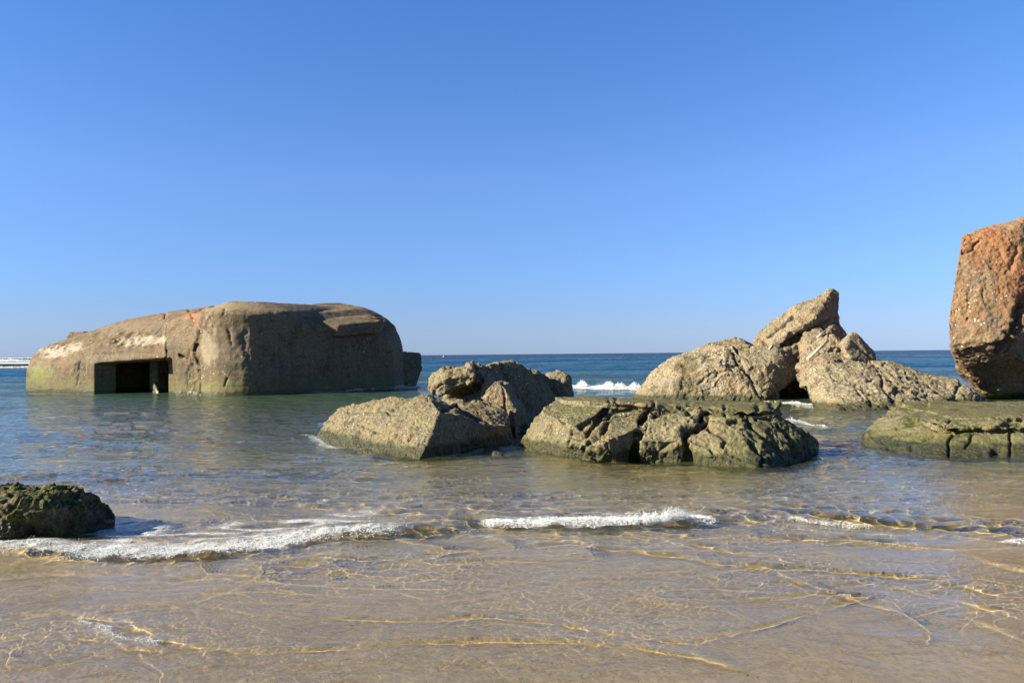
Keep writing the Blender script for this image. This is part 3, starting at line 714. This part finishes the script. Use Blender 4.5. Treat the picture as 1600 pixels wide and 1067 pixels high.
# front-left tilted block
g = flare([(492, 686), (560, 707), (620, 716), (655, 719), (725, 706), (795, 693), (780, 684), (600, 665)], .05)
h1 = g + [W(505, 662, 15.9), W(527, 636, 16.2), W(540, 633, 16.0), W(600, 624, 15.2), W(664, 616, 14.6), W(674, 623, 13.8), W(686, 643, 12.95), W(672, 684, 12.4), W(700, 636, 14.6), W(790, 668, 14.3)]
h2 = flare([(690, 710), (798, 692), (798, 684), (720, 680)], .05) + [W(690, 640, 14.0), W(712, 628, 14.9), W(770, 628, 15.4), W(793, 645, 15.0), W(797, 660, 14.6), W(740, 659, 14.0), W(758, 662, 14.05)]
rock('tilted_block', [h1, h2], .016, MAT_TAN, 'flat-faced concrete block sloping into the water with its right side in deep shade', 'rock', seed=3., big=.05, chunk=.035, pit=.028, smooth=2,
     lines=[([(690, 640), (712, 632), (740, 650), (760, 660)], 4, .08), ([(545, 646), (600, 640), (640, 632)], 2, .03), ([(606, 645), (622, 648), (640, 642)], 1.6, .05), ([(560, 662), (575, 668)], 1.8, .05), ([(585, 672), (592, 676)], 2, .06), ([(640, 690), (650, 680)], 1.6, .05)])

# heap behind it: overhanging lit lump, dark body, pale upright slab
g = [W(690, 640, 17.), W(880, 640, 17.5), W(800, 672, 16.2), W(850, 668, 16.3), W(700, 650, 18.5), W(880, 640, 19)]
body = [W(735, 572, 16.9), W(752, 568, 16.6), W(770, 567, 16.9), W(790, 571, 17.3), W(813, 570, 17.8), W(838, 578, 18.4), W(856, 597, 18.8), W(884, 618, 19.3), W(757, 600, 16.0), W(762, 640, 15.8), W(700, 604, 17.4), W(688, 622, 17.3), W(790, 600, 16.5)]
body += rec(body[:8], 1.3, 0, -.1) + drop(g, -.8) + [W(806, 668, 16.4), W(870, 650, 18.0)]
lump = [W(669, 590, 16.5), W(690, 578, 16.3), W(715, 571, 16.2), W(742, 567, 16.1), W(748, 582, 15.9), W(744, 598, 15.85), W(722, 607, 15.85), W(690, 617, 15.95), W(668, 612, 16.1), W(700, 590, 15.85)]
lump += back(lump[:6], (.1, 1.2, 0)) + back(lump[6:9], (.2, 1.2, .05))
rock('dark_boulder', [body, lump], .022, MAT_TAN, 'dark rugged boulder with a pale overhanging knob on its left, behind the tilted block', seed=23., big=.08, chunk=.08, pit=.03,
     lines=[([(745, 570), (750, 590), (735, 612), (705, 622)], 4, .16), ([(788, 600), (789, 630)], 2.5, .07), ([(784, 573), (800, 600), (830, 640)], 5, .05)])
ps = [W(758, 611, 15.7), W(772, 596, 15.75), W(786, 600, 15.65), W(796, 625, 15.5), W(807, 640, 15.45), W(806, 668, 15.4), W(795, 670, 15.5), W(770, 650, 15.7)]
rock('leaning_slab', [ps + back(ps, (.15, .5, 0)) + drop(back(ps[4:], (0, .2, 0)), -.3)], .02, MAT_PEAK, 'narrow pale slab leaning against the dark boulder above the water', seed=37., big=.03, chunk=.03, pit=.015,
     lines=[([(786, 600), (789, 625), (790, 660)], 2.2, .05)])
# small boulder beside it
sb = [W(852, 592, 19.2), W(856, 584, 19.2), W(872, 579, 19.2), W(884, 584, 19.1), W(890, 590, 19.1), W(898, 618, 19.), W(860, 604, 18.8), W(880, 600, 18.8), W(846, 625, 19)]
rock('small_boulder', [sb + back(sb, (0, .9, -.1)) + drop([W(842, 640, 19), W(902, 640, 18.9), W(902, 640, 20), W(842, 640, 20)], -.6)], .025, MAT_TAN, 'small rounded boulder just right of the dark rugged one', seed=41., big=.05, chunk=.05, pit=.02)

# wide cracked slab in the middle
top = [W(868, 621, 14.3), W(905, 619, 14.6), W(1000, 624, 14.3), W(1215, 630, 13.6), W(1214, 640, 12.3), W(1160, 640, 12.0), W(1060, 637, 11.9), W(955, 628, 12.5), W(880, 625, 13.4)]
plate = top + back(top, (0, 0, -.24))
core = back([p for p in top], (0, 0, -.2)) + back([W(900, 650, 12.6), W(1180, 660, 11.9)], (0, 0, 0)) + drop([G(850, 700), G(1190, 705), G(1200, 690), G(870, 680)], -.9) + drop(top, -.9)
e0 = flare([(805, 698), (850, 708), (905, 714), (912, 700), (860, 685)], .04) + [W(868, 622, 13.9), W(900, 620, 14.), W(950, 624, 12.9), W(940, 640, 12.5), W(850, 645, 13.2), W(895, 665, 12.1), W(915, 680, 11.95)]
e1 = flare([(900, 713), (950, 717), (992, 718), (990, 700), (910, 700)], .04) + [W(932, 668, 12.0), W(960, 645, 12.2), W(1003, 642, 12.2), W(996, 670, 11.75), W(950, 690, 11.5), W(905, 700, 11.7)]
e2 = flare([(994, 718), (1040, 721), (1072, 721), (1080, 705), (1000, 705)], .04) + [W(996, 688, 11.6), W(1000, 662, 11.8), W(1015, 642, 12.0), W(1050, 636, 12.0), W(1095, 634, 12.), W(1075, 690, 11.45), W(1090, 665, 11.6)]
e3 = flare([(1068, 722), (1110, 729), (1160, 735), (1170, 715), (1080, 710)], .04) + [W(1075, 690, 11.45), W(1100, 650, 11.8), W(1135, 642, 11.9), W(1160, 655, 11.6), W(1150, 690, 11.25)]
e4 = flare([(1140, 733), (1188, 737), (1240, 723), (1277, 706), (1277, 698), (1200, 690)], .04) + [W(1150, 665, 11.5), W(1165, 650, 11.8), W(1215, 645, 12.2), W(1240, 662, 12.2), W(1262, 676, 12.2), W(1275, 684, 12.2), W(1190, 690, 11.2), W(1230, 690, 11.6)]
cr = [([(953, 625), (950, 640), (930, 655), (905, 668)], 3.2, .07), ([(905, 714), (915, 695), (935, 680), (945, 668), (955, 645), (990, 641)], 4.0, .15), ([(992, 720), (995, 690), (1003, 660), (1012, 645)], 4.2, .17),
      ([(1008, 648), (1050, 636), (1100, 636), (1150, 642), (1205, 652)], 3.6, .14), ([(1075, 722), (1072, 700), (1070, 680), (1095, 665), (1105, 650)], 5.0, .17), ([(957, 633), (1010, 641), (1050, 633)], 3., .10),
      ([(1105, 668), (1135, 690), (1130, 700)], 3., .07), ([(1140, 660), (1165, 652), (1180, 670), (1215, 700)], 4, .08), ([(868, 678), (900, 690), (930, 700)], 2, .02), ([(876, 658), (880, 659)], 3, .12), ([(962, 624), (964, 645)], 3, .07), ([(1022, 628), (1024, 642)], 2.5, .06), ([(1078, 632), (1076, 646)], 4, .08), ([(1132, 634), (1135, 648)], 3, .07), ([(1185, 636), (1182, 652)], 4, .08), ([(1205, 632), (1216, 640)], 4, .07), ([(1080, 690), (1110, 700), (1120, 722)], 2.5, .05), ([(1170, 690), (1195, 710), (1190, 730)], 3, .06), ([(1215, 665), (1235, 690), (1240, 715)], 3.5, .08), ([(1050, 690), (1035, 700)], 3, .05)]
rock('cracked_slab', [plate, core, e0, e1, e2, e3, e4], .016, MAT_GREEN, 'wide low concrete slab split by deep cracks, mossy at its right end', seed=53., big=.07, chunk=.045, pit=.03, lines=cr, flat_z=1)

# flat slab at the lower right
top = [W(1400, 628, 15.5), W(1480, 627, 15.8), W(1800, 627, 15.6), W(1800, 652, 12.6), W(1600, 651, 12.6), W(1545, 655, 12.6), W(1490, 652, 13.0), W(1440, 640, 14.2)]
g = flare([(1347, 692), (1380, 710), (1430, 716), (1560, 719), (1800, 722), (1800, 680), (1380, 672)], .04)
h1 = g + back(top, (0, 0, -.08)) + [W(1352, 675, 13.9), W(1375, 655, 14.3), W(1398, 640, 14.8), W(1420, 645, 13.9)]
led = [W(1455, 656, 12.9), W(1550, 658, 12.5), W(1800, 655, 12.4), W(1550, 668, 12.35), W(1480, 670, 12.5), W(1800, 670, 12.3)]
cr = [([(1480, 672), (1530, 673), (1580, 673), (1620, 672)], 2.5, .09), ([(1484, 655), (1478, 668), (1465, 670)], 2.5, .06), ([(1484, 715), (1482, 690), (1492, 672)], 2.2, .07), ([(1555, 722), (1557, 710), (1560, 704)], 7, .18),
      ([(1578, 718), (1580, 690), (1578, 670)], 2.2, .07), ([(1400, 668), (1430, 660), (1455, 658)], 2.5, .05), ([(1380, 690), (1410, 685), (1440, 690), (1460, 680)], 2.5, .05), ([(1390, 702), (1420, 708), (1425, 700)], 3, .05),
      ([(1510, 700), (1520, 680), (1530, 675)], 2.5, .05), ([(1395, 650), (1430, 640), (1450, 632)], 2.5, .03), ([(1570, 665), (1590, 660)], 5, .1)]
rock('flat_slab', [h1 + [W(1484, 690, 12.3), W(1580, 690, 12.)], back(top, (0, 0, 0)) + back(top, (0, 0, -.2)), led + back(led, (0, .8, 0))], .02, MAT_SLAB,
     'long flat-topped slab with green sides below the tall leaning chunk', seed=67., big=.06, chunk=.045, pit=.025, lines=cr, flat_z=1)

# domed boulder
g = drop([W(982, 621, 28), W(1040, 640, 26.5), W(1180, 645, 25.5), W(1190, 640, 28), W(1010, 612, 31)], -.8)
dm = [W(987, 617, 28), W(1000, 600, 28), W(1017, 580, 28), W(1040, 562, 28), W(1060, 553, 28), W(1100, 539, 28), W(1135, 532, 28), W(1145, 540, 27.2), W(1152, 560, 26.8), W(1175, 610, 26.), W(1188, 628, 25.8), W(1020, 617, 26.8), W(1060, 590, 26.6), W(1120, 570, 26.5), W(1165, 533, 28.4), W(1150, 528, 28.4)]
rock('domed_boulder', [g + dm + rec(dm[:8], 2.2, .2, -.15)], .028, MAT_TANF, 'big pale domed boulder with a dark wet streak, left of the pointed peak', seed=71., big=.08, chunk=.06, pit=.035, scale=1.6,
     lines=[([(1075, 628), (1068, 600), (1070, 575)], 4, .05), ([(1050, 578), (1085, 562), (1110, 553), (1140, 545)], 1.6, .06), ([(1143, 545), (1152, 565), (1175, 595), (1195, 628)], 2.4, .11), ([(1090, 600), (1110, 585), (1135, 580)], 1.5, .04)])
cp = [W(1137, 537, 27.6), W(1150, 529, 27.8), W(1158, 530, 27.8), W(1178, 538, 27.9), W(1170, 541, 27.3), W(1145, 545, 27.3)]
rock('capstone', [cp + rec(cp, .8, 0, -.15) + back(cp, (0, 0, -.2))], .03, MAT_PEAK, 'small dark wedge of broken concrete perched on top of the domed boulder', seed=73., big=.04, chunk=.05, pit=.02)
# rounded block right of the crack
ch = [W(1150, 545, 27.4), W(1170, 541, 27.4), W(1215, 542, 27.3), W(1230, 552, 27.2), W(1243, 563, 27.1), W(1254, 576, 27.1), W(1250, 586, 26.8), W(1219, 608, 26.3), W(1196, 622, 25.9), W(1180, 600, 26.), W(1160, 565, 26.4), W(1200, 570, 26.2)]
cb = [W(1160, 600, 26.4), W(1216, 606, 26.4), W(1180, 600, 26.1), W(1216, 626, 26.1), W(1190, 628, 25.9)]
rock('shell_crusted_boulder', [ch + rec(ch[:7], 1.3, -.15, -.1) + rec(ch[:2], 2, 0, -.8), cb + rec(cb, 1.2, -.1) + drop([W(1190, 630, 26), W(1216, 630, 26.2), W(1208, 630, 27.5), W(1170, 630, 28)], -.7)], .03, MAT_TANF,
     'rounded block thick with white shells, wedged between the domed boulder and the dark gap', seed=79., big=.09, chunk=.06, pit=.035, scale=1.6)
# pointed peak
pk = [W(1177, 532, 28.6), W(1182, 522, 28.8), W(1205, 499, 28.8), W(1222, 497, 28.7), W(1243, 492, 28.6), W(1258, 475, 28.6), W(1280, 463, 28.5), W(1302, 450, 28.5), W(1311, 455, 28.5), W(1309, 480, 28.4), W(1310, 503, 28.4), W(1300, 530, 28.1), W(1250, 548, 27.8), W(1200, 545, 28.), W(1270, 500, 27.7), W(1230, 520, 27.6)]
rr_ = [W(1243, 505, 28.), W(1310, 504, 28.2), W(1323, 522, 28.), W(1318, 535, 27.9), W(1290, 570, 27.2), W(1255, 570, 27.3), W(1262, 540, 27.2), W(1290, 520, 27.4)]
rock('pointed_rock', [pk + rec(pk[1:12], 1.2, -.05, -.2) + drop([W(1180, 560, 28.5), W(1300, 560, 28.3), W(1300, 560, 30), W(1180, 560, 30)], -.5), rr_ + rec(rr_, 1.2, -.1, -.1)], .035, MAT_PEAK,
     'tall pointed fin of broken concrete, highest rock of the middle heap', seed=83., smooth=1, big=.055, chunk=.06, pit=.03, scale=1.6,
     lines=[([(1200, 527), (1213, 515), (1228, 503), (1238, 496)], 1.8, .16), ([(1222, 542), (1240, 533), (1250, 522)], 4, .25), ([(1250, 520), (1280, 508), (1296, 500)], 1.6, .07), ([(1192, 534), (1200, 545)], 2, .12), ([(1286, 508), (1292, 520)], 1.6, .08)])
# broad right rock with a flat block on top
rk = [W(1263, 580, 23.6), W(1268, 568, 23.8), W(1285, 553, 24.), W(1310, 553, 24.2), W(1370, 567, 24.), W(1420, 574, 23.8), W(1470, 588, 23.5), W(1505, 600, 23.3), W(1525, 612, 23.), W(1540, 628, 22.8), W(1265, 600, 23.), W(1275, 625, 22.2), W(1310, 590, 22.8), W(1400, 600, 22.6)]
rock('broad_boulder', [rk + rec(rk[:9], 2., 0, -.12) + flare([(1283, 638), (1310, 643), (1370, 643), (1450, 636), (1545, 630), (1540, 622)], .03)], .032, MAT_TANF,
     'broad shell-crusted boulder tapering to the right, in front of the pointed peak', seed=89., big=.08, chunk=.08, pit=.04, scale=1.5,
     lines=[([(1493, 618), (1496, 607), (1502, 600)], 2.5, .07), ([(1400, 625), (1380, 610), (1375, 590)], 2.5, .07), ([(1300, 590), (1330, 600), (1350, 620)], 1.6, .05), ([(1420, 590), (1450, 600), (1470, 615)], 2, .06)])
fb = [W(1312, 535, 24.6), W(1331, 518, 24.8), W(1337, 519, 24.8), W(1367, 552, 24.6), W(1369, 560, 24.4), W(1358, 567, 24.), W(1330, 560, 23.8), W(1320, 545, 24.), W(1318, 565, 24)]
rock('square_block', [fb + rec(fb, .9, -.05, -.08)], .03, MAT_TANF, 'squarish tilted block resting on top of the broad boulder', seed=97., big=.04, chunk=.03, pit=.02,
     lines=[([(1330, 528), (1345, 545), (1362, 560)], 2, .03)])
# rubble between peak and broad boulder, with the exposed pipe
rb = [W(1262, 545, 25.6), W(1275, 530, 25.8), W(1300, 525, 25.6), W(1318, 535, 25.), W(1318, 555, 24.6), W(1285, 562, 24.6), W(1266, 568, 24.8), W(1256, 560, 25.4)]
rock('rubble_heap', [rb + rec(rb, 1.4, 0, -.12) + drop(back(rb[4:], (0, .5, 0)), .5)], .028, MAT_PEAK, 'grey rubble packed between the pointed peak and the broad boulder', seed=101., big=.14, chunk=.16, pit=.05, scale=.8, smooth=1)
def rod(name, a, b, r, mat, label, cat):
    bm = bmesh.new(); L = (b - a).length
    res = bmesh.ops.create_cone(bm, cap_ends=True, segments=14, radius1=r, radius2=r, depth=L)
    bmesh.ops.bevel(bm, geom=[e for e in bm.edges if e.calc_face_angle(0) > 1], offset=r * .2, segments=2, affect='EDGES')
    rot = (b - a).to_track_quat('Z', 'Y').to_matrix().to_4x4()
    bmesh.ops.transform(bm, matrix=Matrix.Translation((a + b) / 2) @ rot, verts=bm.verts)
    me = bpy.data.meshes.new(name); bm.to_mesh(me); bm.free()
    for p in me.polygons: p.use_smooth = len(p.vertices) == 4
    return tag(link(name, me, mat, origin=tuple((a + b) / 2)), label, cat)
MAT_PIPE = rock_mat('pale_pipe', base=(.95, .88, .74), dark=(.6, .52, .4), shells=0, algae_top=.1, moss=0, bumpk=.3)
rod('pipe', W(1262, 561, 24.35), W(1294, 532, 24.9), .045, MAT_PIPE, 'thin pale pipe lying across the grey rubble', 'pipe')
rod('pipe', W(1277, 527, 25.3), W(1290, 517, 25.7), .03, MAT_PIPE, 'short pale pipe stub above the long one in the rubble', 'pipe')
rod('pipe', W(1202, 545, 27.1), W(1208, 538, 27.4), .03, MAT_PIPE, 'tiny pipe end sticking out on top of the shell-crusted block', 'pipe')

# tall leaning chunk at the right edge
tl = [W(1503, 368, 24.8), W(1530, 360, 25.2), W(1580, 348, 25.4), W(1600, 338, 25.6), W(1700, 330, 25.6), W(1700, 600, 25.5)]
fc = [W(1501, 378, 24.6), W(1500, 430, 24.5), W(1503, 450, 24.4), W(1490, 475, 24.3), W(1481, 500, 24.2), W(1482, 535, 24.2), W(1486, 543, 24.1), W(1560, 536, 23.5), W(1585, 522, 23.5), W(1594, 480, 23.8), W(1598, 455, 24.), W(1560, 375, 24.4), W(1596, 350, 24.6), W(1680, 350, 25)]
un = [W(1490, 553, 24.5), W(1500, 588, 25.7), W(1520, 605, 26.5), W(1545, 619, 27.2), W(1575, 626, 28.), W(1640, 600, 27.6), W(1640, 560, 26.2)]
h = tl + fc + un
rt_ = [W(1598, 450, 24.4), W(1596, 520, 24.6), W(1620, 480, 25.), W(1680, 400, 25), W(1680, 560, 25), W(1600, 560, 25.0)]
rock('leaning_chunk', [h + rec(tl[:5], 2.2, .2) + rec(un[:5], 1.2, .3) + drop([W(1560, 627, 26.), W(1640, 627, 27.5), W(1580, 627, 27.5)], -.6)], .035, MAT_RUST,
     'tall overhanging concrete chunk with rust-red top and black underside at the right edge', seed=103., big=.07, chunk=.05, pit=.04, scale=1.6,
     lines=[([(1600, 470), (1592, 500), (1580, 530), (1560, 545)], 7, .3), ([(1530, 375), (1520, 390), (1505, 395)], 2, .08), ([(1500, 375), (1525, 372)], 2, .05), ([(1590, 385), (1580, 420)], 3, .05), ([(1485, 543), (1520, 537), (1560, 541)], 3, .06)])
kb = [W(1585, 558, 24.), W(1605, 535, 24.), W(1640, 530, 24.2), W(1640, 570, 24), W(1590, 562, 23.9)]
rock('rock_knob', [kb + rec(kb, 1.2, .1)], .03, MAT_TANF, 'pale broken knob jutting from under the tall chunk at the frame edge', seed=107., big=.05, chunk=.06, pit=.03)
fs = [W(1606, 632, 19), W(1607, 620, 19.1), W(1626, 606, 19.3), W(1680, 600, 19.3), W(1680, 640, 19)]
rock('edge_stone', [fs + rec(fs, .9, .1, -.1) + drop(fs, -.5)], .03, MAT_TAN, 'pale stone just showing above the flat slab at the right edge', seed=109., big=.04, chunk=.04, pit=.02)
# small stone in the water
ss = flare([(768, 713), (777, 708), (788, 712), (784, 715), (772, 716)], .3, -.3) + [W(771, 705, 12.6), W(776, 704, 12.7), W(784, 709, 12.5)]
rock('small_stone', [ss], .01, MAT_GREEN, 'tiny stone breaking the water right of the tilted block', seed=113., big=.01, chunk=.01, pit=.006, scale=.4)

# light focused by the wavelets on the sand and on the sunken feet of the rocks
bpy.data.objects['water'].cycles.is_caustics_caster = True
for o in bpy.data.objects:
    if o.type == 'MESH' and o.name.split('.')[0] not in ('water', 'sea_foam'):
        o.cycles.is_caustics_receiver = True

# ------------------------------------------------------------------ buoy far out
bp = G(693, 557.4)
buoy = bpy.data.objects.new('buoy', None); COL.objects.link(buoy); buoy.location = (bp.x, bp.y, 0)
tag(buoy, 'tiny pale buoy far out on the sea right of the bunker', 'buoy')
mb, nt = newmat('buoy_paint'); q = N(nt)
q.n('ShaderNodeOutputMaterial', Surface=q.n('ShaderNodeBsdfPrincipled', **{'Base Color': q.mix(q.noise(q.n('ShaderNodeNewGeometry').outputs['Position'], 3.), (.75, .72, .62), (.6, .55, .42)), 'Roughness': .5}))
def lathe(name, prof, parent):
    bm = bmesh.new(); n = 16; rings = [[bm.verts.new((r * math.cos(2 * math.pi * k / n), r * math.sin(2 * math.pi * k / n), z)) for k in range(n)] for r, z in prof]
    for a, b in zip(rings[:-1], rings[1:]):
        for k in range(n): bm.faces.new((a[k], a[(k + 1) % n], b[(k + 1) % n], b[k]))
    bm.faces.new(rings[-1]); bm.faces.new(rings[0][::-1])
    me = bpy.data.meshes.new(name); bm.to_mesh(me); bm.free()
    o = bpy.data.objects.new(name, me); COL.objects.link(o); me.materials.append(mb); o.parent = parent; return o
lathe('float', [(.25, -.5), (.55, -.3), (.62, 0), (.6, .25), (.4, .45), (.12, .55)], buoy)
lathe('pole', [(.05, .55), (.05, 1.5), (.16, 1.5), (.16, 1.8), (.03, 1.85)], buoy)
